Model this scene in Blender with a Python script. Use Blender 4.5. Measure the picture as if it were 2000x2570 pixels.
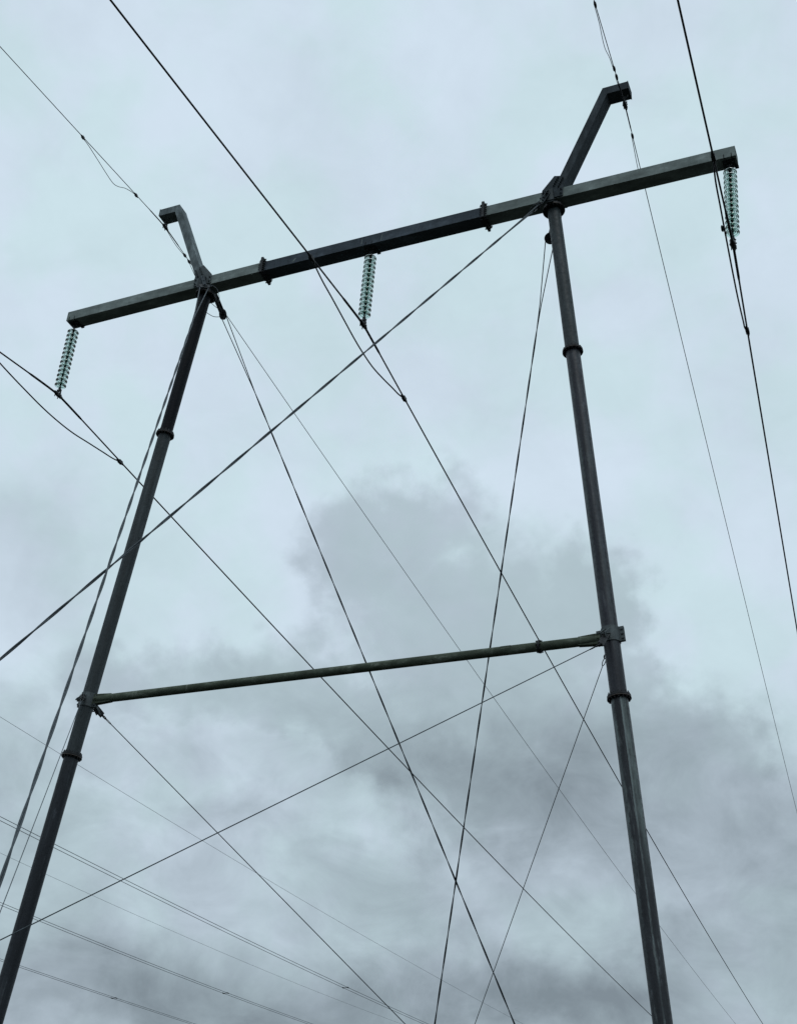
import bpy, math, random
from mathutils import Vector, Matrix
random.seed(4)
R = math.radians
scn = bpy.context.scene
for o in list(bpy.data.objects): bpy.data.objects.remove(o)

# ------------------------------------------------------------------ camera
GZ = -1.6                                   # ground level (the camera is at eye height, z = 0)
cam_d = bpy.data.cameras.new('camera'); cam = bpy.data.objects.new('camera', cam_d)
scn.collection.objects.link(cam); scn.camera = cam
c_r = Vector((0.92293763, 0.37986023, 0.06238856)); c_u = Vector((0.15514589, -0.515377, 0.84280265))
c_f = Vector((-0.35230084, 0.76817495, 0.53459458))
M = Matrix((c_r, c_u, -c_f)).transposed().to_4x4(); M.translation = Vector((10.6766, -20.6112, 0.0))
cam.matrix_world = M
cam_d.sensor_fit = 'VERTICAL'; cam_d.sensor_height = 24.0
cam_d.lens = 24.0*3286.05/2570.0
cam_d.clip_start = 0.1; cam_d.clip_end = 6000
scn.view_settings.view_transform = 'Standard'; scn.view_settings.look = 'None'
scn.view_settings.gamma = 1.0; scn.view_settings.exposure = 0.0
try: scn.cycles.transparent_max_bounces = 24; scn.cycles.transmission_bounces = 14; scn.cycles.max_bounces = 16
except Exception: pass
scn.render.filter_size = 1.35 if hasattr(scn.render, 'filter_size') else 1.5

# ------------------------------------------------------------------ sky
SUN_EL, SUN_AZ = R(58), R(150)
world = bpy.data.worlds.new('World'); scn.world = world; world.use_nodes = True
wt = world.node_tree; wt.nodes.clear()
def wn(t, **k):
    n = wt.nodes.new(t)
    for a, b in k.items(): setattr(n, a, b)
    return n
def wl(a, b): wt.links.new(a, b)
def m(op, a, b=None, c=None, clamp=False):
    n = wn('ShaderNodeMath', operation=op, use_clamp=clamp)
    for i, x in enumerate((a, b, c)):
        if x is None: continue
        if isinstance(x, (int, float)): n.inputs[i].default_value = x
        else: wl(x, n.inputs[i])
    return n.outputs[0]
def smooth(x, lo, hi, o0=0.0, o1=1.0):
    n = wn('ShaderNodeMapRange', interpolation_type='SMOOTHSTEP')
    wl(x, n.inputs[0])
    for i, q in enumerate((lo, hi, o0, o1)): n.inputs[i+1].default_value = q
    return n.outputs[0]
def wmix(f, a, b):
    n = wn('ShaderNodeMix', data_type='RGBA')
    if isinstance(f, (int, float)): n.inputs[0].default_value = f
    else: wl(f, n.inputs[0])
    for i, q in ((6, a), (7, b)):
        if isinstance(q, tuple): n.inputs[i].default_value = (*q, 1)
        else: wl(q, n.inputs[i])
    return n.outputs[2]
tc = wn('ShaderNodeTexCoord'); GEN = tc.outputs['Generated']
def noise(scale, detail, rough=.5, stretch=(1, 1, 1), off=(0, 0, 0), dist=0.0):
    mp = wn('ShaderNodeMapping'); mp.inputs['Scale'].default_value = stretch; mp.inputs['Location'].default_value = off
    wl(GEN, mp.inputs['Vector']); n = wn('ShaderNodeTexNoise')
    n.inputs['Scale'].default_value = scale; n.inputs['Detail'].default_value = detail
    n.inputs['Roughness'].default_value = rough; n.inputs['Distortion'].default_value = dist
    wl(mp.outputs[0], n.inputs['Vector']); return n
sep = wn('ShaderNodeSeparateXYZ'); wl(GEN, sep.inputs[0])
dx, dy, dz = sep.outputs
AZ = m('MULTIPLY', m('ARCTAN2', dx, dy), 57.29578)
EL = m('MULTIPLY', m('ARCSINE', m('MINIMUM', m('MAXIMUM', dz, -1.0), 1.0)), 57.29578)
w1 = noise(9, 4, .55); w2 = noise(20, 7, .62, off=(3, 1, 7))
s1 = wn('ShaderNodeSeparateColor'); wl(w1.outputs['Color'], s1.inputs[0])
s2 = wn('ShaderNodeSeparateColor'); wl(w2.outputs['Color'], s2.inputs[0])
AZw = m('ADD', AZ, m('ADD', m('MULTIPLY', m('SUBTRACT', s1.outputs[0], .5), 11.0), m('MULTIPLY', m('SUBTRACT', s2.outputs[0], .5), 5.0)))
ELw = m('ADD', EL, m('ADD', m('MULTIPLY', m('SUBTRACT', s1.outputs[1], .5), 7.5), m('MULTIPLY', m('SUBTRACT', s2.outputs[1], .5), 3.6)))
BODY = [(30, 20, 22, 5, 1), (75, 28, 25, 7, 1), (130, 18, 30, 6, 1), (-90, 22, 28, 6, 1), (-140, 30, 25, 8, 1), (170, 35, 20, 7, 1),   # round the horizon
        (-24.35, 31.76, 4.58, 2.86, 1), (-26.11, 28.97, 3.28, 3.26, 1), (-20.78, 27.64, 5.94, 4.49, 1), (-15.74, 28.75, 4.31, 2.84, 1), (-13.47, 28.52, 2.47, 2.22, 0.85), (-13.36, 25.32, 3.03, 2.4, 0.9), (-18.41, 23.08, 9.4, 5.23, 1), (-9.92, 21.93, 4.06, 3.7, 1), (-27.22, 23.19, 7.28, 3.01, 1), (-34.26, 23.24, 5.67, 1.97, 0.7), (-8.34, 16.63, 5.26, 5.63, 1)]
ADD = [(-36.57, 20.75, 4.83, 2.11, 0.14), (-40.16, 20.98, 2.86, 1.7, 0.06), (-31.04, 22.22, 3.47, 1.58, 0.1), (-12.15, 23.13, 2.32, 2.17, 0.06), (-24.82, 20.98, 2.37, 0.79, 0.1), (-27.91, 17.81, 2.92, 0.86, 0.08), (-19.01, 21.08, 6.35, 3.58, 0.46), (-16.26, 18.64, 4.1, 1.74, 0.1), (-24.32, 22.8, 4.82, 2.2, 0.1), (-8.78, 20.75, 4.55, 5.02, 0.2), (-17.26, 12.47, 6.35, 2.0, 0.48), (-33.83, 11.47, 11.7, 1.96, 0.36), (-37.03, 13.1, 5.02, 1.43, 0.12), (-15.15, 23.14, 3.42, 2.39, 0.06), (-25.12, 19.39, 3.4, 1.5, -0.38), (-36.6, 19.3, 2.2, .8, -0.14), (-33.2, 17.6, 2.6, .7, -0.10), (-22.47, 17.62, 3.74, 1.15, -0.12), (-32.58, 19.68, 3.15, 0.96, -0.14), (-37.55, 17.51, 3.61, 1.3, -0.04), (-40.39, 19.39, 2.4, 1.68, -0.08), (-11.34, 26.28, 1.52, 0.6, -0.12), (-14.28, 15.48, 3.93, 1.12, -0.1), (-29.37, 16.15, 4.92, 1.32, -0.06), (-7.63, 13.92, 2.94, 2.88, -0.05), (-42.09, 28.62, 4.64, 2.5, 0.24), (-23.9, 38.35, 9.3, 3.02, 0.1), (-18.76, 40.51, 5.26, 1.2, 0.05), (-5.25, 35.84, 4.54, 2.91, 0.08), (-33.73, 50.24, 7.6, 1.61, 0.05), (-12.89, 52.56, 7.52, 1.42, 0.05), (-37.45, 24.99, 2.6, 0.98, 0.08), (-4.7, 39.72, 2.88, 1.91, 0.05)]

def ell(a, e, ra, re):
    qa = m('MULTIPLY', m('SUBTRACT', AZw, a), 1/ra); qe = m('MULTIPLY', m('SUBTRACT', ELw, e), 1/re)
    return m('MULTIPLY_ADD', qa, qa, m('MULTIPLY', qe, qe))
body = None
for a, e, ra, re, amp in BODY:
    v = m('MULTIPLY', m('SUBTRACT', 1.0, m('SQRT', ell(a, e, ra*1.25, re*1.25)), clamp=True), amp)
    body = v if body is None else m('SMOOTH_MAX', body, v, .10)
nbig = noise(3.2, 6, .5, stretch=(1, 1, 1.6)); nfine = noise(15, 9, .62, stretch=(1, 1, 1.5), dist=.5)
nblue = noise(11, 4, .55, off=(9, 2, 2)); ngrain = noise(60, 3, .6); nmid = noise(7, 5, .5, stretch=(1, 1, 1.4), off=(1, 5, 3))
body = m('ADD', body, m('MULTIPLY', m('SUBTRACT', nfine.outputs[0], .5), .20))
dens = m('MULTIPLY', smooth(body, .0, .52), .42)
dens = m('SMOOTH_MAX', dens, m('MULTIPLY', smooth(ELw, 25.0, 18.5), .50), .08)
dens = m('ADD', dens, m('MULTIPLY', smooth(body, .25, .8), .05))
for a, e, ra, re, amp in ADD:
    g_ = m('MULTIPLY', m('EXPONENT', m('MULTIPLY', ell(a, e, ra, re), -1.1)), amp)
    dens = m('ADD', dens, g_)
lowk = smooth(EL, 27.0, 20.0)
dens = m('ADD', dens, m('MULTIPLY', m('SUBTRACT', nmid.outputs[0], .5), m('MULTIPLY_ADD', lowk, .42, .26)))
dens = m('ADD', dens, m('MULTIPLY', m('SUBTRACT', nfine.outputs[0], .5), m('MULTIPLY_ADD', lowk, .58, .16)))
dens = m('ADD', dens, m('MULTIPLY', smooth(EL, 15.0, 10.0), .13))
dens = m('MAXIMUM', m('MINIMUM', dens, 1.05), -.03)
hi = wmix(smooth(nblue.outputs[0], .38, .62), (.598, .752, .812), (.634, .748, .856))
vmx = wn('ShaderNodeMix', data_type='RGBA', clamp_factor=False)
wl(dens, vmx.inputs[0]); wl(hi, vmx.inputs[6]); vmx.inputs[7].default_value = (.232, .284, .322, 1)
cloud = vmx.outputs[2]
gr = m('MULTIPLY_ADD', m('SUBTRACT', ngrain.outputs[0], .5), .035, 1.0)
vm = wn('ShaderNodeVectorMath', operation='SCALE'); wl(cloud, vm.inputs[0]); wl(gr, vm.inputs['Scale'])
sky = wn('ShaderNodeTexSky'); sky.sky_type = 'NISHITA'; sky.sun_disc = False
sky.sun_elevation = SUN_EL; sky.sun_rotation = SUN_AZ; sky.dust_density = 3.0
sc10 = wn('ShaderNodeVectorMath', operation='SCALE'); wl(vm.outputs[0], sc10.inputs[0]); sc10.inputs['Scale'].default_value = 10.2
mixs = wmix(.965, sky.outputs[0], sc10.outputs[0])
bg = wn('ShaderNodeBackground'); bg.inputs['Strength'].default_value = 0.1
wl(mixs, bg.inputs['Color']); wo = wn('ShaderNodeOutputWorld'); wl(bg.outputs[0], wo.inputs[0])
try: world.cycles.sampling_method = 'MANUAL'; world.cycles.sample_map_resolution = 512
except Exception: pass

sun_d = bpy.data.lights.new('sun', 'SUN'); sun_d.energy = 0.5; sun_d.angle = R(25); sun_d.color = (1, .97, .93)
sun = bpy.data.objects.new('sun', sun_d); scn.collection.objects.link(sun)
sun.rotation_euler = (R(90)-SUN_EL, 0, math.pi-SUN_AZ)

# ------------------------------------------------------------------ materials
def mat(name, base, rough=.6, metal=0.0, dark=None, light=None, streak=(6, 6, .35), nscale=1.0, contrast=1.0,
        spots=0.0, stripes=None, bump=.02, spec=.3, vst=(5, 5, .8)):
    mt = bpy.data.materials.new(name); mt.use_nodes = True; t = mt.node_tree
    bs = t.nodes['Principled BSDF']; L = t.links.new
    bs.inputs['Roughness'].default_value = rough; bs.inputs['Metallic'].default_value = metal
    bs.inputs['Specular IOR Level'].default_value = spec
    dark = dark or tuple(c*.55 for c in base); light = light or tuple(min(1, c*1.5) for c in base)
    co = t.nodes.new('ShaderNodeTexCoord'); mp = t.nodes.new('ShaderNodeMapping'); mp.inputs['Scale'].default_value = streak
    L(co.outputs['Object'], mp.inputs['Vector'])
    n1 = t.nodes.new('ShaderNodeTexNoise'); n1.inputs['Scale'].default_value = nscale; n1.inputs['Detail'].default_value = 8
    n1.inputs['Roughness'].default_value = .62; L(mp.outputs[0], n1.inputs['Vector'])
    n2 = t.nodes.new('ShaderNodeTexNoise'); n2.inputs['Scale'].default_value = 14*nscale; n2.inputs['Detail'].default_value = 5
    L(co.outputs['Object'], n2.inputs['Vector'])
    def mx(f, a, b):
        n = t.nodes.new('ShaderNodeMix'); n.data_type = 'RGBA'
        if isinstance(f, float): n.inputs[0].default_value = f
        else: L(f, n.inputs[0])
        for i, q in ((6, a), (7, b)):
            if isinstance(q, tuple): n.inputs[i].default_value = (*q, 1)
            else: L(q, n.inputs[i])
        return n.outputs[2]
    def mr(x, a, b, c=0., d=1.):
        n = t.nodes.new('ShaderNodeMapRange'); n.interpolation_type = 'SMOOTHSTEP'; L(x, n.inputs[0])
        for i, q in enumerate((a, b, c, d)): n.inputs[i+1].default_value = q
        return n.outputs[0]
    h = .22/contrast
    col = mx(mr(n1.outputs[0], .5-h, .5+h), dark, base)
    col = mx(mr(n1.outputs[0], .55, .55+h*1.3), col, light)
    col = mx(mr(n2.outputs[0], .5, .75, 0., .35), col, dark)
    mp3 = t.nodes.new('ShaderNodeMapping'); mp3.inputs['Scale'].default_value = vst; L(co.outputs['Object'], mp3.inputs['Vector'])
    n3 = t.nodes.new('ShaderNodeTexNoise'); n3.inputs['Scale'].default_value = 1.0; n3.inputs['Detail'].default_value = 6; n3.inputs['Roughness'].default_value = .7
    L(mp3.outputs[0], n3.inputs['Vector'])
    col = mx(mr(n3.outputs[0], .50, .68, 0., .6), col, tuple(q*.5 for q in base))
    col = mx(mr(n3.outputs[0], .40, .30, 0., .45), col, light)
    if spots:
        v = t.nodes.new('ShaderNodeTexNoise'); v.inputs['Scale'].default_value = 2.3; v.inputs['Detail'].default_value = 3
        mp2 = t.nodes.new('ShaderNodeMapping'); mp2.inputs['Scale'].default_value = (3, 3, 1.1); L(co.outputs['Object'], mp2.inputs['Vector']); L(mp2.outputs[0], v.inputs['Vector'])
        col = mx(mr(v.outputs[0], .66, .72, 0., spots), col, tuple(min(1, c*2.6+.02) for c in base))
    if stripes:                                # lengthwise tone stripes at set angles: (angle, half width, z0, z1, colour, strength)
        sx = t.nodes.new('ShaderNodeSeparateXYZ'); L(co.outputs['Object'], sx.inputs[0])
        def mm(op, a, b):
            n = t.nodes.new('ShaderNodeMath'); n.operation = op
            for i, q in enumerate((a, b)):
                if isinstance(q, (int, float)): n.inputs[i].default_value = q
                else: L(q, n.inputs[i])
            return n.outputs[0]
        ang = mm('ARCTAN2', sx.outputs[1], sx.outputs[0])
        for a0, hw, z0, z1, c_, k_ in stripes:
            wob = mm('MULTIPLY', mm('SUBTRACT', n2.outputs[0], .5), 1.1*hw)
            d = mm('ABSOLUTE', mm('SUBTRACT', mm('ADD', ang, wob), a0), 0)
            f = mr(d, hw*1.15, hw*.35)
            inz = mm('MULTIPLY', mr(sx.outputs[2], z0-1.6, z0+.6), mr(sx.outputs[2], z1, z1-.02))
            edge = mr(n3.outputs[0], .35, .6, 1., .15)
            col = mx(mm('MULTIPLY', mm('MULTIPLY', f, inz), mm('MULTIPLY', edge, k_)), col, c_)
    L(col, bs.inputs['Base Color'])
    L(mr(n2.outputs[0], .3, .8, rough-.08, rough+.14), bs.inputs['Roughness'])
    if bump:
        b = t.nodes.new('ShaderNodeBump'); b.inputs['Strength'].default_value = .18; b.inputs['Distance'].default_value = bump
        L(n2.outputs[0], b.inputs['Height']); L(b.outputs[0], bs.inputs['Normal'])
    return mt
ZINC = mat('weathered_zinc', (.265, .310, .300), .80, .05, spec=.05, bump=.006, streak=(1.2, 3, 3), nscale=1.3)
ZINC2 = mat('dull_blue_zinc', (.092, .112, .135), .78, .08, spec=.05, bump=.006, streak=(1.2, 3, 3), nscale=1.3)
ARMZ = mat('mottled_zinc', (.195, .232, .243), .78, .08, spec=.05, bump=.006, streak=(3, 3, 1.4), nscale=1.6, contrast=1.6)
ARMD = mat('dark_zinc_arm', (.072, .086, .097), .78, .08, spec=.05, bump=.006, streak=(3, 3, 1.0), nscale=1.4)
GREEN = mat('mossy_zinc_tube', (.105, .127, .098), .80, .02, spec=.05, bump=.006, light=(.26, .29, .25), streak=(2.2, 6, 6), nscale=1.2, contrast=1.3)
DARKM = mat('dark_fitting_steel', (.035, .038, .042), .55, .3, streak=(8, 8, 8))
RUST = mat('rusty_edge_steel', (.10, .078, .065), .65, .2, streak=(8, 8, 8))
BAND = mat('clean_grey_zinc', (.11, .132, .14), .65, .1, streak=(4, 4, 4))
POLE_DK = mat('dark_pole_zinc', (.024, .029, .037), .48, .1, light=(.075, .088, .095), spec=.25, streak=(7, 7, .5), contrast=1.3, spots=.35)
POLE_BLK = mat('near_black_pole_zinc', (.009, .011, .016), .5, .0, light=(.024, .028, .034), spec=.10, streak=(7, 7, .4), contrast=1.3)
POLE_UP = mat('grey_pole_zinc', (.050, .063, .069), .55, .1, light=(.10, .12, .125), spec=.25, streak=(7, 7, .7), contrast=1.1)
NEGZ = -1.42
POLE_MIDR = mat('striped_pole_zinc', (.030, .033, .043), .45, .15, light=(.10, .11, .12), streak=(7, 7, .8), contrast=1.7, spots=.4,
                stripes=[(NEGZ-.95, .55, 13.9, 19.4, (.10, .12, .125), .75), (NEGZ+.42, .42, 13, 19.4, (.10, .12, .13), .6), (NEGZ-.30, .16, 3, 19.4, (.020, .022, .032), .8)])  # two wide pale bands and a narrow dark stripe along the pole
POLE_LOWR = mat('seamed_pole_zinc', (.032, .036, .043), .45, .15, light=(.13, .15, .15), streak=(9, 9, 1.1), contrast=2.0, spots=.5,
                stripes=[(NEGZ+.22, .12, -2, 11.3, (.21, .26, .265), .9), (NEGZ+.75, .6, 9.2, 11.4, (.16, .20, .195), .85), (NEGZ-.9, .33, 7.2, 11.4, (.16, .20, .20), .8)])  # narrow weld seam first, then two wide pale bands near the flange
CABLE = mat('weathered_cable', (.085, .105, .12), .55, .3, streak=(20, 20, 20), bump=0)
COND = mat('dark_conductor', (.018, .018, .024), .6, .2, streak=(20, 20, 20), bump=0)
GWIRE = mat('grey_ground_wire', (.04, .05, .06), .55, .3, streak=(20, 20, 20), bump=0)
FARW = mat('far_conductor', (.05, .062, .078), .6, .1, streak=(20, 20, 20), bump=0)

GLASS = bpy.data.materials.new('green_toughened_glass'); GLASS.use_nodes = True
t = GLASS.node_tree; b = t.nodes['Principled BSDF']
b.inputs['Base Color'].default_value = (.66, .84, .785, 1); b.inputs['Transmission Weight'].default_value = 1.0
b.inputs['Roughness'].default_value = .02; b.inputs['IOR'].default_value = 1.33
gn = t.nodes.new('ShaderNodeTexNoise'); gn.inputs['Scale'].default_value = 30
mg = t.nodes.new('ShaderNodeMapRange'); t.links.new(gn.outputs[0], mg.inputs[0]); mg.inputs[3].default_value = .01; mg.inputs[4].default_value = .05
t.links.new(mg.outputs[0], b.inputs['Roughness'])

GRASS = bpy.data.materials.new('rough_grass'); GRASS.use_nodes = True
t = GRASS.node_tree; b = t.nodes['Principled BSDF']; b.inputs['Roughness'].default_value = .95
co = t.nodes.new('ShaderNodeTexCoord')
g1 = t.nodes.new('ShaderNodeTexNoise'); g1.inputs['Scale'].default_value = .08; g1.inputs['Detail'].default_value = 10
g2 = t.nodes.new('ShaderNodeTexNoise'); g2.inputs['Scale'].default_value = 3.0; g2.inputs['Detail'].default_value = 10
t.links.new(co.outputs['Object'], g1.inputs['Vector']); t.links.new(co.outputs['Object'], g2.inputs['Vector'])
cr = t.nodes.new('ShaderNodeValToRGB'); cr.color_ramp.elements[0].color = (.006, .008, .006, 1); cr.color_ramp.elements[1].color = (.026, .028, .018, 1)
cr.color_ramp.elements[0].position = .35; cr.color_ramp.elements[1].position = .65
mxn = t.nodes.new('ShaderNodeMix'); mxn.inputs[0].default_value = .5
t.links.new(g1.outputs[0], mxn.inputs[2]); t.links.new(g2.outputs[0], mxn.inputs[3]); t.links.new(mxn.outputs[0], cr.inputs[0])
t.links.new(cr.outputs[0], b.inputs['Base Color'])
bp = t.nodes.new('ShaderNodeBump'); bp.inputs['Strength'].default_value = .8; bp.inputs['Distance'].default_value = .1
t.links.new(g2.outputs[0], bp.inputs['Height']); t.links.new(bp.outputs[0], b.inputs['Normal'])

# ------------------------------------------------------------------ mesh helpers
class MB:
    def __init__(s): s.v = []; s.f = []; s.mi = []; s.sm = []; s.cur = 0
    def add(s, vs, fs, smooth=False):
        n = len(s.v); s.v += [tuple(q) for q in vs]
        for f in fs: s.f.append(tuple(i+n for i in f)); s.mi.append(s.cur); s.sm.append(smooth)
    def box(s, c, ax, ay, az, bevel=0):
        """box with half axes ax, ay, az (vectors)"""
        c = Vector(c); ax, ay, az = Vector(ax), Vector(ay), Vector(az)
        vs = [c+ax*i+ay*j+az*k for k in (-1, 1) for j in (-1, 1) for i in (-1, 1)]
        fs = [(0, 2, 3, 1), (4, 5, 7, 6), (0, 1, 5, 4), (2, 6, 7, 3), (0, 4, 6, 2), (1, 3, 7, 5)]
        if ax.cross(ay).dot(az) < 0: fs = [f[::-1] for f in fs]
        s.add(vs, fs)
    def prism(s, poly, y0, y1):
        """polygon in the x-z plane extruded along y"""
        n = len(poly); vs = [(p[0], y0, p[1]) for p in poly]+[(p[0], y1, p[1]) for p in poly]
        area = sum(poly[i][0]*poly[(i+1) % n][1]-poly[(i+1) % n][0]*poly[i][1] for i in range(n))
        fs = [tuple(range(n)), tuple(range(2*n-1, n-1, -1))]+[((i+1) % n, i, i+n, (i+1) % n+n) for i in range(n)]
        if area < 0: fs = [f[::-1] for f in fs]
        s.add(vs, fs)
    def tube(s, pts, r, seg=8, caps=True, smooth=True):
        pts = [Vector(p) for p in pts]; n = len(pts)
        rr = r if isinstance(r, (list, tuple)) else [r]*n
        T = [(pts[min(i+1, n-1)]-pts[max(i-1, 0)]).normalized() for i in range(n)]
        u = T[0].orthogonal().normalized(); vs = []; fs = []
        for i in range(n):
            u = (u-T[i]*u.dot(T[i])).normalized(); w = T[i].cross(u)
            for k in range(seg):
                a = 2*math.pi*k/seg; vs.append(pts[i]+(u*math.cos(a)+w*math.sin(a))*rr[i])
        for i in range(n-1):
            for k in range(seg):
                k2 = (k+1) % seg; fs.append((i*seg+k, i*seg+k2, (i+1)*seg+k2, (i+1)*seg+k))
        s.add(vs, fs, smooth)
        if caps: s.add(vs[:seg], [tuple(range(seg-1, -1, -1))]); s.add(vs[-seg:], [tuple(range(seg))])
    def cyl(s, a, b, r, seg=12, smooth=True): s.tube([a, b], r, seg, True, smooth)
    def lathe(s, prof, c, axis=(0, 0, 1), seg=24, closed=False, smooth=True):
        c = Vector(c); ax = Vector(axis).normalized(); u = ax.orthogonal().normalized(); w = ax.cross(u); n = len(prof); vs = []
        for r, h in prof:
            for k in range(seg):
                a = 2*math.pi*k/seg; vs.append(c+ax*h+(u*math.cos(a)+w*math.sin(a))*r)
        fs = []
        for i in range(n if closed else n-1):
            j = (i+1) % n
            for k in range(seg):
                k2 = (k+1) % seg; fs.append((i*seg+k, i*seg+k2, j*seg+k2, j*seg+k))
        s.add(vs, fs, smooth)
    def build(s, name, mats, parent=None, loc=(0, 0, 0), rot=None):
        me = bpy.data.meshes.new(name)
        mw = Matrix.Translation(loc) if rot is None else Matrix.Translation(loc) @ rot
        inv = mw.inverted()
        me.from_pydata([inv @ Vector(q) for q in s.v], [], s.f)
        for mt in (mats if isinstance(mats, (list, tuple)) else [mats]): me.materials.append(mt)
        for p, i, sm in zip(me.polygons, s.mi, s.sm): p.material_index = i; p.use_smooth = sm
        me.update(); o = bpy.data.objects.new(name, me); scn.collection.objects.link(o)
        if parent: o.parent = parent; o.matrix_parent_inverse = Matrix.Identity(4); o.matrix_local = parent.matrix_world.inverted() @ mw
        else: o.matrix_local = mw
        bpy.context.view_layer.update() if False else None
        o['_w'] = 0; del o['_w']
        WM[o.name] = mw; return o
WM = {}
def tag(o, label=None, cat=None, group=None, kind=None):
    for k, q in (('label', label), ('category', cat), ('group', group), ('kind', kind)):
        if q: o[k] = q
    return o
def empty(name, loc, **k):
    o = bpy.data.objects.new(name, None); o.empty_display_size = .3; scn.collection.objects.link(o)
    o.location = loc; WM[o.name] = Matrix.Translation(loc); return tag(o, **k)
def part(mb, name, mats, parent, loc=None, rot=None):
    """build mesh given in world coordinates as child of parent"""
    pw = WM[parent.name]; mw = pw if loc is None else (Matrix.Translation(loc) if rot is None else Matrix.Translation(loc) @ rot)
    o = MB.build(mb, name, mats, None, mw.to_translation(), mw.to_3x3().to_4x4())
    o.parent = parent; o.matrix_local = pw.inverted() @ mw; WM[o.name] = mw; return o
V = Vector

# ------------------------------------------------------------------ ground
g = MB(); N = 60; S = 5000
vs = []; fs = []
def gp(i): q = (i/N*2-1); return S*(abs(q)**2.5)*(1 if q > 0 else -1)
for j in range(N+1):
    for i in range(N+1):
        x, y = gp(i), gp(j); d = math.hypot(x, y)
        vs.append((x, y, GZ+(math.sin(x*.013)*math.cos(y*.017)*min(6, d*.004) if d > 60 else 0)))
for j in range(N):
    for i in range(N): a = j*(N+1)+i; fs.append((a, a+1, a+N+2, a+N+1))
g.add(vs, fs, True); tag(g.build('ground', GRASS), kind='structure')

# ------------------------------------------------------------------ the pylon
H, BA, BD = 22.0, .293, .349                # underside of the crossarm, its height and depth
hp = lambda z: 4.512+.0957*(H-z)            # half distance between the pole axes at height z
ZF = (21.849, 17.630, 9.686); ZT = 10.90
camber = lambda x: .055*(1-(x/8.6)**2)-.012
tower = empty('transmission_tower', (0, 0, GZ), label='guyed steel portal pylon with two leaning tubular poles and a box crossarm', cat='pylon')

def bolt(mb, a, d, L=.05, r=.016):
    d = V(d).normalized(); a = V(a); mb.cyl(a, a+d*L, r, 6, False); mb.cyl(a, a+d*.018, r*1.6, 6, False)

# crossarm: three box girders bolted end to end
xs = (-8.63, -2.86, 2.90, 8.63)
beam = MB()
for k in range(3):
    beam.cur = 1 if k == 1 else 0
    n = 8
    for i in range(n):
        x0 = xs[k]+(xs[k+1]-xs[k])*i/n; x1 = xs[k]+(xs[k+1]-xs[k])*(i+1)/n
        z0, z1 = H+camber(x0), H+camber(x1); y = BD/2
        q = [(x0, -y, z0), (x1, -y, z1), (x1, y, z1), (x0, y, z0), (x0, -y, z0+BA), (x1, -y, z1+BA), (x1, y, z1+BA), (x0, y, z0+BA)]
        beam.add(q, [(0, 3, 2, 1), (4, 5, 6, 7), (0, 1, 5, 4), (3, 7, 6, 2)])
beam.cur = 0
for s in (-1, 1):                           # end plates, a little inside the lips
    x = s*8.61; z = H+camber(8.63)
    beam.box((x, 0, z+BA/2), (.008, 0, 0), (0, BD/2-.004, 0), (0, 0, BA/2-.004))
crossarm = part(beam, 'crossarm', [ZINC, ZINC2], tower, (0, 0, H))
for x in (xs[1], xs[2]):
    sp = MB(); zc = H+camber(x)+BA/2
    for dxx in (-.016, .016): sp.box((x+dxx, 0, zc), (.0145, 0, 0), (0, BD/2+.085, 0), (0, 0, BA/2+.095))
    for s in (-1, 1):
        for i in range(6):
            yy = -BD/2-.02+(BD+.04)*i/5
            for zz in (zc-BA/2-.05, zc+BA/2+.05): bolt(sp, (x+s*.03, yy, zz), (s, 0, 0), .055)
        for i in range(5):
            zz = zc-BA/2+.02+(BA-.04)*i/4
            for yy in (-BD/2-.045, BD/2+.045): bolt(sp, (x+s*.03, yy, zz), (s, 0, 0), .055)
    part(sp, 'splice_plate', [DARKM], crossarm, (x, 0, zc))
# hanger bolts under the girder where the insulators hang
for xi in (-8.46, 0, 8.46):
    hb = MB(); z = H+camber(xi)
    hb.box((xi, 0, z-.012), (.13, 0, 0), (0, .10, 0), (0, 0, .012))
    hb.box((xi+.14, BD/2-.03, z-.03), (.04, 0, 0), (0, .025, 0), (0, 0, .028))
    for a in (-.08, .08):
        for b_ in (-.06, .06): bolt(hb, (xi+a, b_, z-.024), (0, 0, -1), .05)
        hb.tube([(xi+a, -BD/2-.006, z+.10), (xi+a, -BD/2-.010, z-.004), (xi+a, -.06, z-.012)], .008, 6)
    hb.tube([(xi-.045, 0, z-.01), (xi-.045, 0, z-.07), (xi-.02, 0, z-.105), (xi+.02, 0, z-.105), (xi+.045, 0, z-.07), (xi+.045, 0, z-.01)], .011, 8)
    part(hb, 'hanger_bracket', [DARKM], crossarm, (xi, 0, z))
# pale rub marks on the front face of the middle girder, streak marks on the right one
for x, h_, w_, t_ in ((-.19, .17, .010, .010), (.32, .19, .009, .030), (-2.02, .10, .022, .07)):
    mk = MB(); z = H+camber(x)+.05; mk.add([(x-w_, -BD/2-.002, z), (x+w_, -BD/2-.002, z), (x+w_*.6+t_, -BD/2-.002, z+h_), (x-w_*.6+t_, -BD/2-.002, z+h_)], [(0, 1, 2, 3)])
    part(mk, 'rub_mark', [ZINC], crossarm, (x, -BD/2, z))

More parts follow.
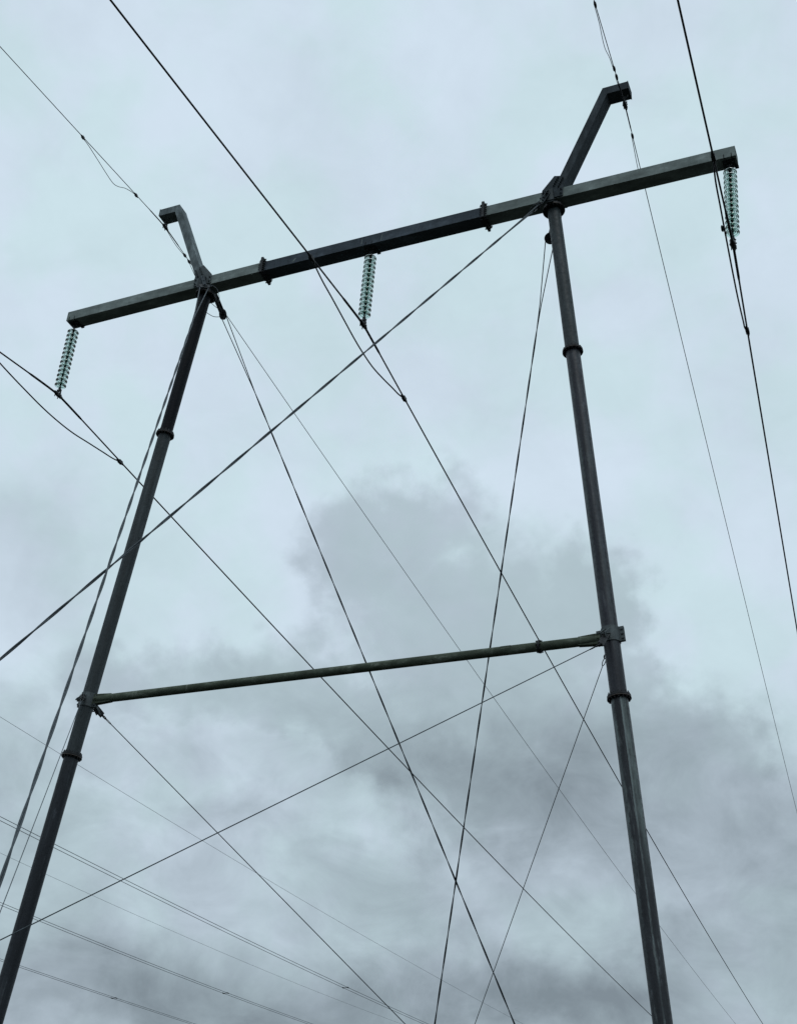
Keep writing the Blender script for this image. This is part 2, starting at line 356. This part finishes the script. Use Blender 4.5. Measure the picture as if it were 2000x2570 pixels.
def flange(z, r_out, r_in, th, s, pole, edge=True):
    c = V((s*hp(z), 0, z)); ax = V((-s*.0957, 0, 1)).normalized()
    f = MB(); f.lathe([(r_in, -th), (r_out, -th), (r_out, -th*.08), (r_in, -th*.08)], c, ax, 40, smooth=False)
    f.lathe([(r_in, th*.08), (r_out, th*.08), (r_out, th), (r_in, th)], c, ax, 40, smooth=False)
    f.lathe([(r_in, -th*.1), (r_out-.012, -th*.1), (r_out-.012, th*.1), (r_in, th*.1)], c, ax, 40, smooth=False)
    u = ax.orthogonal().normalized(); w = ax.cross(u)
    for k in range(16):
        a = 2*math.pi*(k+.5)/16; p = c+(u*math.cos(a)+w*math.sin(a))*(r_out-.030)
        f.cyl(p-ax*(th+.028), p+ax*(th+.055), .013, 6, False); f.cyl(p+ax*th, p+ax*(th+.026), .021, 6, False); f.cyl(p-ax*(th+.02), p-ax*th, .021, 6, False)
    fo = part(f, 'flange', [DARKM], pole, c)
    if edge:
        e = MB(); e.lathe([(r_out+.001, -th*.95), (r_out+.004, -th*.9), (r_out+.004, -th*.62), (r_out+.001, -th*.55)], c, ax, 40, smooth=False)
        part(e, 'flange_rim', [RUST], pole, c)
    return fo

for s in (-1, 1):
    ax = V((-s*.0957, 0, 1)).normalized(); rot = V((0, 0, 1)).rotation_difference(ax).to_matrix().to_4x4()
    base = V((s*hp(GZ), 0, GZ))
    pm = MB(); P = lambda z: (s*hp(z), 0, z)
    if s < 0: mats = [POLE_BLK, POLE_UP, POLE_DK]
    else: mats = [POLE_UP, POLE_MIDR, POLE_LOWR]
    pm.cur = 0; pm.tube([P(ZF[1]), P(19), P(21.86)], [.150, .149, .147], 40, False)
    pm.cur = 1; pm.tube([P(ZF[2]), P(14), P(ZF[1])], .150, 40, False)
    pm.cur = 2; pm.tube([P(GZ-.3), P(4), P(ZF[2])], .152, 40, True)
    if s < 0:                               # small weld burrs and tool marks
        pm.cur = 1
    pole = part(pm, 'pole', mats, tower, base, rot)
    flange(ZF[0], .250, .10, .028, s, pole); flange(ZF[1], .213, .10, .026, s, pole); flange(ZF[2], .210, .10, .030, s, pole)
    # pole head: stub and stiffener below and in front of the crossarm
    hd = MB(); c0 = V((s*hp(H), 0, 21.87))
    for sy in (-1, 1):
        hd.box((s*4.51, sy*(BD/2+.075), H+.04), (.075, 0, 0), (0, .045, 0), (0, 0, .20))
        hd.prism([(s*4.51-.11, 21.88), (s*4.51+.11, 21.88), (s*4.51+.075, 22.2), (s*4.51-.075, 22.2)], sy*(BD/2+.122), sy*(BD/2+.140))
    hd.cyl((s*hp(21.87), 0, 21.86), (s*4.512, 0, H+.03), .165, 24)
    part(hd, 'pole_head', [POLE_UP], tower, c0)
    # gusset plates
    for sy in (-1, 1):
        gm = MB(); y0 = sy*(BD/2+.012); y1 = sy*(BD/2+.032)
        poly = [(4.305, H+.045), (4.31, H+.335), (4.60, 22.72), (4.80, 22.66), (4.80, 22.32), (4.79, H+.045)]
        gm.prism([(s*a, z) for a, z in poly], min(y0, y1), max(y0, y1))
        for k in range(5):
            for o_ in (-.062, .062):
                q = V((4.655+.03, 22.46))+V((.408, .913))*(k*.062-.10)+V((.913, -.408))*o_
                bolt(gm, (s*q.x, y1, q.y), (0, sy, 0), .055)
        for xx in (4.345, 4.755):
            for zz in (22.11, 22.24): bolt(gm, (s*xx, y1, zz), (0, sy, 0), .055)
        part(gm, 'gusset_plate', [ARMD if s > 0 else BAND], tower, (s*4.55, y0, 22.3))
    # peak arm that carries the ground wire
    am = MB(); y = BD/2
    inner = [(4.56, 22.30), (5.772, 25.285), (6.385, 25.285)]; outer = [(4.735, 22.22), (5.880, 25.055), (6.385, 25.055)]
    for i in range(2):
        a, b_, c_, d_ = [(s*p[0], p[1]) for p in (inner[i], inner[i+1], outer[i+1], outer[i])]
        am.prism([a, b_, c_, d_], -y, y)
    am.box((s*6.375, 0, 25.17), (.006, 0, 0), (0, y+.012, 0), (0, 0, .125))
    arm = part(am, 'peak_arm', [ARMZ if s < 0 else ARMD], tower, (s*4.65, 0, 22.3))
    # collar with ears, tie bracket and the forks for the lower guys
    cm = MB(); c = V((s*hp(ZT), 0, ZT)); cm.lathe([(.150, -.15), (.166, -.15), (.166, .15), (.150, .15)], c, ax, 40, smooth=False)
    side = V((s, 0, 0)); side = (side-ax*side.dot(ax)).normalized(); yv = V((0, 1, 0))
    for sd in (1, -1):
        for sy in (-1, 1):
            cm.box(c+side*sd*(.20 if s > 0 or sd < 0 else .18)+yv*sy*.02, side*(.052 if s > 0 or sd < 0 else .035), yv*.010, ax*.145)
        for k in (-1, 0, 1):
            p = c+side*sd*(.215 if s > 0 or sd < 0 else .195)+ax*k*.09; cm.cyl(p-yv*.06, p+yv*.06, .017, 6, False); cm.cyl(p-yv*.05, p-yv*.03, .028, 6, False)
    for sy in (-1, 1):                      # fork for the guy
        for off in (-.045, .045):
            a = c+V((-s*(.02)+off*.9, sy*.15, .05)); d = V((-s*.12, sy*.75, -.62)).normalized()
            cm.box(a+d*.13, d*.17, V((1, 0, 0))*.008, d.cross(V((1, 0, 0))).normalized()*.04)
        cm.cyl(c+V((-s*.02-.09, sy*.31, -.09)), c+V((-s*.02+.09, sy*.31, -.09)), .016, 8)
    part(cm, 'collar', [BAND], tower, c)

# tie tube between the poles
L_, R_ = V((-5.40, 0, 10.91)), V((5.40, 0, 10.865)); d = (R_-L_).normalized()
tm = MB(); pts = [L_+(R_-L_)*(i/40) for i in range(41)]
tm.tube(pts, [.070 if i in (0, 40) else (.085 if i in (1, 39) else .0885) for i in range(41)], 28)
for e, sg in ((L_, 1), (R_, -1)):           # flattened, slightly flared ends
    tm.prism([(e.x-sg*.06, e.z-.110), (e.x+sg*.14, e.z-.104), (e.x+sg*.42, e.z-.084), (e.x+sg*.42, e.z+.084), (e.x+sg*.14, e.z+.104), (e.x-sg*.06, e.z+.110)], -.050, .050)
    tm.cyl(e+V((sg*.05, -.09, 0)), e+V((sg*.05, .09, 0)), .020, 8)
tie = part(tm, 'tie_tube', [GREEN], tower, (0, 0, 10.88))
fl = MB(); c = V((4.249, 0, 10.87))
fl.lathe([(.08, -.016), (.125, -.016), (.125, .016), (.08, .016)], c, d, 28, smooth=False)
for k in range(8):
    a = 2*math.pi*k/8; p = c+V((0, math.cos(a), math.sin(a)))*.108; fl.cyl(p-d*.055, p+d*.045, .014, 6, False)
part(fl, 'tube_flange', [DARKM], tie, c)
pl = MB(); pl.box((3.62, -.083, 10.90), (.10, 0, 0), (0, .008, 0), (0, 0, .028)); part(pl, 'name_plate', [GREEN], tie, (3.62, -.083, 10.9))

# ------------------------------------------------------------------ insulator strings
prof = [(.036, .004), (.060, .000), (.090, -.012), (.122, -.027), (.137, -.036), (.1445, -.041), (.1475, -.046), (.1465, -.052), (.1415, -.054), (.1375, -.049), (.120, -.0335), (.104, -.0260),
        (.1030, -.050), (.0985, -.050), (.0970, -.0230), (.084, -.0165), (.062, -.008), (.0605, -.036), (.0560, -.036), (.0545, -.006), (.036, -.004)]
dm = MB(); dm.lathe(prof, (0, 0, 0), seg=32, closed=True); DISC = dm.build('glass_disc', GLASS)
cmB = MB(); cmB.lathe([(.0, .070), (.020, .068), (.030, .055), (.033, .02), (.035, .004), (.030, -.008), (.0, -.010)], (0, 0, 0), seg=16)
cmB.cur = 1; cmB.cyl((0, 0, -.072), (0, 0, -.012), .014, 8); cmB.cyl((0, 0, -.034), (0, 0, -.012), .026, 10); CAP = cmB.build('metal_cap', [BAND, DARKM])
bpy.data.objects.remove(DISC.copy()) if False else None
disc_me, cap_me = DISC.data, CAP.data
bpy.data.objects.remove(DISC); bpy.data.objects.remove(CAP)

def clamp_part(parent, P, dirv, k=1.0, name='suspension_clamp', up=.19):
    q = MB(); d = V(dirv).normalized(); z = V((0, 0, 1)); sd = d.cross(z).normalized()
    q.tube([P-d*.16*k+z*.004, P-d*.10*k, P-z*.008, P+d*.10*k, P+d*.16*k+z*.004], [.030*k, .045*k, .050*k, .045*k, .030*k], 10)
    for t_ in (-.06, .06):                  # U-bolts over the wire
        c = P+d*t_*k; q.tube([c+sd*.05*k-z*.07*k, c+sd*.05*k+z*.03*k, c+z*.06*k, c-sd*.05*k+z*.03*k, c-sd*.05*k-z*.07*k], .011*k, 6)
    for sg in (-1, 1): q.box(P+sd*sg*.048*k+z*.07*k, d*.028*k, sd*.006*k, z*.095*k)
    q.cyl(P+sd*.075*k+z*.035*k, P-sd*.075*k+z*.035*k, .016*k, 8)
    q.cyl(P+sd*.07*k+z*.135*k, P-sd*.07*k+z*.135*k, .014*k, 8)
    q.tube([P+z*.12*k, P+z*(up*.8), P+z*up], [.03*k, .024*k, .016*k], 8)
    return part(q, name, [DARKM], parent, P)

STR = [(-8.46, V((-8.432, 0, 19.631)), 'green glass insulator string at the far left end of the crossarm'),
       (0.0, V((-.011, 0, 19.683)), 'green glass insulator string hanging from the middle of the crossarm'),
       (8.46, V((8.371, 0, 19.588)), 'green glass insulator string at the right end of the crossarm, partly behind a wire')]
for xi, Pc, lab in STR:
    top = V((xi, 0, H+camber(xi)-.10)); root = empty('insulator_string', top, label=lab, cat='insulator', group='glass insulator strings under the crossarm')
    n = 13; first = V((xi, 0, H+camber(xi)-.255)); last = first+(Pc-first).normalized()*(12*.146)
    ax = (last-first).normalized(); rt = V((0, 0, -1)).rotation_difference(ax).to_matrix().to_4x4()
    lk = MB(); lk.tube([top+V((0, 0, .02)), first-ax*.06], .016, 8)
    lk.tube([top+V((0, -.035, 0)), top+V((0, -.025, .03)), top+V((0, .025, .03)), top+V((0, .035, 0)), top+V((0, 0, -.06)), top+V((0, -.035, 0))], .010, 6)
    part(lk, 'top_shackle', [DARKM], root)
    pw = WM[root.name]
    for i in range(n):
        p = first+ax*(.146*i)
        o = bpy.data.objects.new('glass_disc', disc_me); scn.collection.objects.link(o); o.parent = root
        mw = Matrix.Translation(p) @ rt; o.matrix_local = pw.inverted() @ mw; WM[o.name] = mw
        c_ = bpy.data.objects.new('metal_cap', cap_me); scn.collection.objects.link(c_); c_.parent = o; c_.matrix_local = Matrix.Identity(4)
    b_ = MB(); b_.tube([last+ax*.03, last+ax*.14, Pc+V((0, 0, .15))], [.016, .020, .026], 8)
    b_.box((last+ax*.13+Pc+V((0, 0, .12)))/2, (.035, 0, 0), (0, .010, 0), (0, 0, .07))
    part(b_, 'ball_link', [DARKM], root)

# ------------------------------------------------------------------ wires
Q = .00035
def wire_pts(P0, far, near, ymax_f=330, ymax_n=150):
    out = []
    y = -ymax_n
    ys = []
    while y < ymax_f:
        ys.append(y); y += .5 if abs(y) < 12 else (2 if abs(y) < 60 else 6)
    ys.append(0.0); ys = sorted(set(ys))
    for y in ys:
        th, sl = far if y >= 0 else near
        q_ = math.sqrt(y*y+.35**2)-.35 if abs(y) < 8 else abs(y)-.33
        out.append(V((P0.x+th*(y if abs(y) > .5 else y*.8), P0.y+y, P0.z+sl*q_+Q*y*y)))
    return out
def at_y(P0, far, near, y):
    th, sl = far if y >= 0 else near
    q_ = math.sqrt(y*y+.35**2)-.35 if abs(y) < 8 else abs(y)-.33
    return V((P0.x+th*y, P0.y+y, P0.z+sl*q_+Q*y*y))
def spline(P, n=8):
    out = []
    for i in range(len(P)-1):
        p0, p1, p2, p3 = P[max(i-1, 0)], P[i], P[i+1], P[min(i+2, len(P)-1)]
        for k in range(n):
            t = k/n; out.append(.5*((2*p1)+(p2-p0)*t+(2*p0-5*p1+4*p2-p3)*t*t+(3*p1-p0-3*p2+p3)*t**3))
    return out+[P[-1]]
def clampseg(P, d, r, L, name, parent, m_=DARKM):
    q = MB(); d = d.normalized()
    q.tube([P-d*L/2, P-d*L*.32, P-d*L*.1, P+d*L*.1, P+d*L*.32, P+d*L/2], [r*.55, r*.95, r, r, r*.95, r*.55], 10)
    q.box(P, d*L*.22, V((1, 0, 0))*r*1.05, V((0, 0, 1))*r*1.15)
    return part(q, name, [m_], parent, P)

CO = [(STR[0][1], (.005988, -.05137), (.10792, -.09244), -2.72, 2.90, 'thick dark conductor clamped under the left insulator string'),
      (STR[1][1], (-.03715, -.03557), (.04168, -.06691), -2.52, 2.75, 'thick dark conductor clamped under the middle insulator string'),
      (STR[2][1], (-.06649, -.06067), (-.03456, -.05929), -2.62, 2.62, 'thick dark conductor clamped under the right insulator string')]
for k, (P0, far, near, yn, yf, lab) in enumerate(CO):
    root = empty('conductor', P0, label=lab, cat='power line', group='conductors under the crossarm')
    w = MB(); w.tube(wire_pts(P0, far, near), .0195, 8); part(w, 'cable', [COND], root)
    A = [at_y(P0, far, near, y) for y in [i*.1-1.05 for i in range(22)]]
    w = MB(); w.tube(A, [.021]+[.0275]*20+[.021], 10); part(w, 'armour_rods', [COND], root)
    clamp_part(root, P0, (0, 1, 0), 1.0, up=.22)
    # bypass loop hanging below the clamp
    a, b_ = at_y(P0, far, near, yn), at_y(P0, far, near, yf)
    prof_ = [(0, -.012), (.12, -.10), (.23, -.19), (.35, -.30), (.46, -.40), (.55, -.44), (.66, -.43), (.78, -.30), (.88, -.16), (.95, -.07), (1, -.012)]
    if k == 0: prof_ = [(0, -.012), (.12, -.14), (.22, -.24), (.33, -.32), (.44, -.385), (.55, -.40), (.66, -.36), (.78, -.24), (.88, -.14), (.95, -.07), (1, -.012)]
    if k == 2: prof_ = [(0, -.012), (.10, -.075), (.22, -.19), (.34, -.30), (.46, -.38), (.57, -.42), (.70, -.40), (.82, -.27), (.91, -.13), (.97, -.05), (1, -.012)]
    chord = lambda t_: a.lerp(b_, t_)
    off = V((-.04, 0, 0))
    lp = [chord(t_)+V((0, 0, (dz_*.86 if 0 < t_ < 1 else dz_)))+(off if 0 < t_ < 1 else V((0, 0, 0))) for t_, dz_ in prof_]
    w = MB(); w.tube(spline(lp), .0175, 8); part(w, 'bypass_loop', [COND], root)
    dd = V((0, 1, 0))
    clampseg(a+V((0, 0, -.012)), dd, .037, .32, 'loop_clamp', root); clampseg(b_+V((0, 0, -.012)), dd, .037, .32, 'loop_clamp', root)
    if k == 2: clampseg(V((8.30, -.95, 19.19)), V((0, .8, -.3)), .024, .14, 'loop_weight', root)

EW = [(-1, V((-6.229, 0, 24.751)), (-.003156, -.06701), (.05072, -.06974), 'thin ground wire slung under the left peak arm with small damper loops'),
      (1, V((6.253, 0, 24.683)), (-.05505, -.06198), (-.03170, -.05872), 'thin ground wire slung under the right peak arm with small damper loops')]
for s, P0, far, near, lab in EW:
    root = empty('ground_wire', P0, label=lab, cat='power line', group='ground wires on the peak arms')
    w = MB(); w.tube(wire_pts(P0, far, near), .0095, 8); part(w, 'cable', [GWIRE], root)
    w = MB(); A = [at_y(P0, far, near, -.75+i*.1) for i in range(16)]; w.tube(A, [.010]+[.015]*14+[.010], 8); part(w, 'armour_rods', [COND], root)
    clamp_part(root, P0, (0, 1, 0), .80, up=.20)
    sk = MB(); top = V((P0.x, 0, 25.055)); z0 = P0.z+.16
    sk.tube([(P0.x-.07, 0, 25.10), (P0.x-.07, 0, 25.0), (P0.x-.03, 0, 24.95), (P0.x+.03, 0, 24.95), (P0.x+.07, 0, 25.0), (P0.x+.07, 0, 25.10)], .013, 8)
    sk.tube([(P0.x, -.03, 24.96), (P0.x, .03, 24.96), (P0.x, .03, z0), (P0.x, -.03, z0), (P0.x, -.03, 24.96)], .013, 8)
    part(sk, 'shackle', [DARKM], root)
    Z = lambda y: at_y(P0, far, near, y)
    loops = []
    if s < 0:
        loops.append([(-3.50, -.02), (-3.31, -.05), (-2.90, -.17), (-2.48, -.30), (-2.20, -.36), (-2.0, -.30), (-1.76, -.14), (-1.51, -.04), (-1.40, -.02)])
        loops.append([(.12, -.015), (.35, -.05), (.60, -.07), (.85, -.045), (1.08, -.02)])
        loops.append([(1.33, -.02), (1.7, -.16), (2.2, -.30), (2.7, -.26), (3.2, -.08), (3.45, -.02)])
    else:
        loops.append([(-2.95, -.02), (-2.60, -.06), (-2.45, -.12), (-2.27, -.24), (-2.09, -.30), (-1.93, -.27), (-1.76, -.18), (-1.5, -.06), (-1.22, -.02)])
        loops.append([(-.86, -.02), (-.72, -.02), (-.45, .035), (-.15, .05), (-.04, .03)])
        loops.append([(.93, -.02), (1.2, -.14), (1.5, -.26), (1.75, -.29), (2.05, -.17), (2.30, -.03)])
    for L in loops:
        pts = [Z(y)+V((-.012 if s < 0 else -.02, 0, dz_)) for y, dz_ in L]
        w = MB(); w.tube(spline(pts), .0080, 6); part(w, 'damper_loop', [GWIRE], root)
    for y in ((-3.55, -1.33, 1.06, 1.30) if s < 0 else (-3.0, -1.15, -.90, .90, 2.36)):
        clampseg(Z(y)+V((0, 0, -.012)), V((0, 1, -.05)), .025, .17, 'wire_grip', root)

# ------------------------------------------------------------------ guys
def twin(B, A, merge, r, hr, pitch, open_):
    d = (A-B).normalized(); L = (A-B).length; u = d.cross(V((0, 0, 1))).normalized(); w = d.cross(u)
    S = []
    for sg in (-1, 1):
        pts = []; t_ = 0.0
        while t_ < L:
            sag = V((0, 0, -.10*4*(t_/L)*(1-t_/L)*.0))
            if t_ < merge: k = 1-t_/merge; rad = hr+(open_-hr)*k; ang = 0
            else: rad = hr; ang = 2*math.pi*(t_-merge)/pitch
            pts.append(B+d*t_+(u*math.cos(ang)+w*math.sin(ang))*rad*sg+sag); t_ += .07 if t_ > merge else .25
        S.append(pts)
    return S, d, u, w
UP = [('LF', V((-4.391, .70, 21.746)), V((3.67, 12.7, GZ)), 2.08, 'stay cable from the left pole head crossing down behind the frame to the right'),
      ('RF', V((4.229, .70, 21.695)), V((-3.48, 12.7, GZ)), 1.62, 'stay cable from behind the right pole head crossing steeply down between the poles'),
      ('LN', V((-4.234, -.50, 21.626)), V((2.71, -12, GZ)), 2.0, 'twisted stay cable running down in front, close beside the left pole'),
      ('RN', V((4.291, -.50, 21.544)), V((-6.38, -11.5, GZ)), 1.45, 'twisted stay cable from the right pole head crossing in front of the left pole')]
for nm, B, A, merge, lab in UP:
    root = empty('guy_wire', A, label=lab, cat='guy wire', group='twin strand stays from the pole heads')
    s = -1 if nm[0] == 'L' else 1; sy = 1 if nm[1] == 'F' else -1
    rc = .0135 if sy < 0 else .0115
    S, d, u, w_ = twin(B, A, merge, rc, rc*.88, 1.75, .105)
    for pts in S:
        q = MB(); q.tube(pts, rc, 7); part(q, 'strand', [CABLE if sy < 0 else GWIRE], root)
    # sheave, cheek plates and the two links up to the gusset plate
    q = MB(); n = d.cross(u)
    q.lathe([(.03, -.024), (.136, -.024), (.112, 0), (.136, .024), (.03, .024)], B-d*.02, n, 28, smooth=False)
    q.tube([B-d*.02+(u*math.cos(a)-d*math.sin(a))*.122 for a in [math.pi*i/12 for i in range(13)]], rc, 7)
    part(q, 'sheave', [DARKM], root)
    q = MB(); T = V((s*4.49, sy*(BD/2+.13), H+.16)); dl = (T-(B-d*.02)); Ln = dl.length; dn = dl.normalized()
    wd = u
    nn = dn.cross(wd).normalized()
    for sg in (-1, 1):
        q.box(B-d*.02+dl*.5+nn*sg*.040, dn*(Ln/2+.05), wd*(.055 if sy > 0 else .045), nn*.008)
    for t_ in (0, .45, .9): q.cyl(B-d*.02+dl*t_-nn*.07, B-d*.02+dl*t_+nn*.07, .020, 8)
    part(q, 'link_plate', [DARKM if sy > 0 else ARMD], root)
    # cable tail
    if nm in ('LN', 'RN'):
        q = MB(); P = [B+u*.10-d*.05, B+u*.17+d*.06, B+u*.10+d*.22-n*.05, B-u*.06+d*.18-n*.07, B-u*.15+d*.02-n*.05, B-u*.19-d*.12-n*.02]
        q.tube(spline(P), .007, 6); part(q, 'cable_tail', [CABLE], root)
    if nm == 'LN':
        q = MB(); P = [B-u*.02-d*.1, B+V((.16, .0, .02)), B+V((.34, .05, -.12)), B+V((.42, .1, -.38)), B+V((.40, .12, -.5))]
        q.tube(spline(P), .007, 6); part(q, 'cable_tail', [CABLE], root)
    if nm == 'LF':
        q = MB(); P = [B+V((-.42, -.5, -.02)), B+V((-.30, -.42, -.12)), B+V((-.16, -.2, -.16)), B+V((-.06, -.05, -.08))]
        q.tube(spline(P), .008, 6); part(q, 'cable_tail', [GWIRE], root)
LOW = [(-1, 1, V((-5.417, .5, 10.699)), V((6.45, 14, GZ)), .0095, 'thin stay from the left end of the tie tube crossing down to the right'),
       (1, 1, V((5.337, .5, 10.735)), V((-5.11, 14, GZ)), .0075, 'thin stay running down from behind the right pole below its collar'),
       (1, -1, V((5.438, -.5, 10.478)), V((-8.35, -11, GZ)), .0088, 'thin stay from the right pole collar crossing in front of the left pole'),
       (-1, -1, V((-5.331, -.5, 10.717)), V((1.66, -11, GZ)), .0075, 'thin stay hugging the left side of the left pole below its collar')]
for s, sy, B, A, r_, lab in LOW:
    root = empty('guy_wire', A, label=lab, cat='guy wire', group='single stays from the pole collars')
    d = (A-B).normalized(); u = d.cross(V((0, 0, 1))).normalized()
    q = MB(); q.tube([B+d*.15]+[B+d*(A-B).length*(i/30) for i in range(1, 31)], r_, 7); part(q, 'strand', [GWIRE if sy > 0 else CABLE], root)
    # eye, thimble and plate
    q = MB(); lp = [B+d*(.08+.08*math.cos(a))+u*.026*math.sin(a) for a in [2*math.pi*i/16 for i in range(17)]]
    q.tube(lp, .008, 6); lp = [B-d*.04+d*.05*math.cos(a)+u*.034*math.sin(a) for a in [2*math.pi*i/16 for i in range(17)]]
    q.tube(lp, .013, 6); part(q, 'thimble', [DARKM], root)
    q = MB(); c = V((s*hp(ZT)-s*.02, sy*.17, ZT-.0)); e = B-d*.10; dl = e-c; dn = dl.normalized(); nn = dn.cross(u).normalized()
    for sg in (-1, 1): q.box(c+dl*.5+u*sg*.022, dn*dl.length*.52, u*.006, nn*.055)
    q.cyl(e-u*.04, e+u*.04, .016, 8); part(q, 'link_plate', [DARKM], root)

# ------------------------------------------------------------------ neighbouring line
NB = [('twin', -31.5, (2.55e-4, 7.822e-3, 19.6417), 68.3, 'bundled conductor of the line beyond, uppermost pair of parallel wires at lower left'),
      ('twin', -41.0, (3.60e-4, -7.88e-4, 19.4841), 67.7, 'bundled conductor of the line beyond, middle pair of parallel wires at lower left'),
      ('twin', -50.0, (1.90e-4, 1.9e-2, 18.59), 66.6, 'bundled conductor of the line beyond, lowest pair of parallel wires at lower left'),
      ('one', -33.0, (2.20e-4, 1.297e-3, 25.3001), 0, 'faint single wire high above the paired wires beyond the left pole'),
      ('one', -47.0, (3.38e-4, -4.926e-3, 24.8643), 0, 'faint single wire running between two of the paired wires at lower left')]
for kind, X, (c2, c1, c0), ys, lab in NB:
    f_ = lambda y: c0+c1*y+c2*y*y
    ys_ = [-60+4*i for i in range(70)]
    if kind == 'twin':
        root = empty('bundled_conductor', (X, 0, f_(0)), label=lab, cat='power line', group='twin conductors of the neighbouring line')
        for sg in (-1, 1):
            q = MB(); q.tube([(X+sg*.2, y, f_(y)) for y in ys_], .0155, 6); part(q, 'cable', [FARW], root)
        q = MB(); q.box((X, ys, f_(ys)), (.2, 0, 0), (0, .012, 0), (0, 0, .018))
        for sg in (-1, 1): q.tube([(X+sg*.2, ys-.16, f_(ys)), (X+sg*.2, ys-.08, f_(ys)), (X+sg*.2, ys+.08, f_(ys)), (X+sg*.2, ys+.16, f_(ys))], [.02, .04, .04, .02], 8)
        part(q, 'spacer', [DARKM], root)
    else:
        q = MB(); q.tube([(X, y, f_(y)) for y in ys_], .0095, 6)
        tag(q.build('overhead_wire', [FARW], None, (X, 0, f_(0))), lab, 'power line', 'single wires of the neighbouring line')
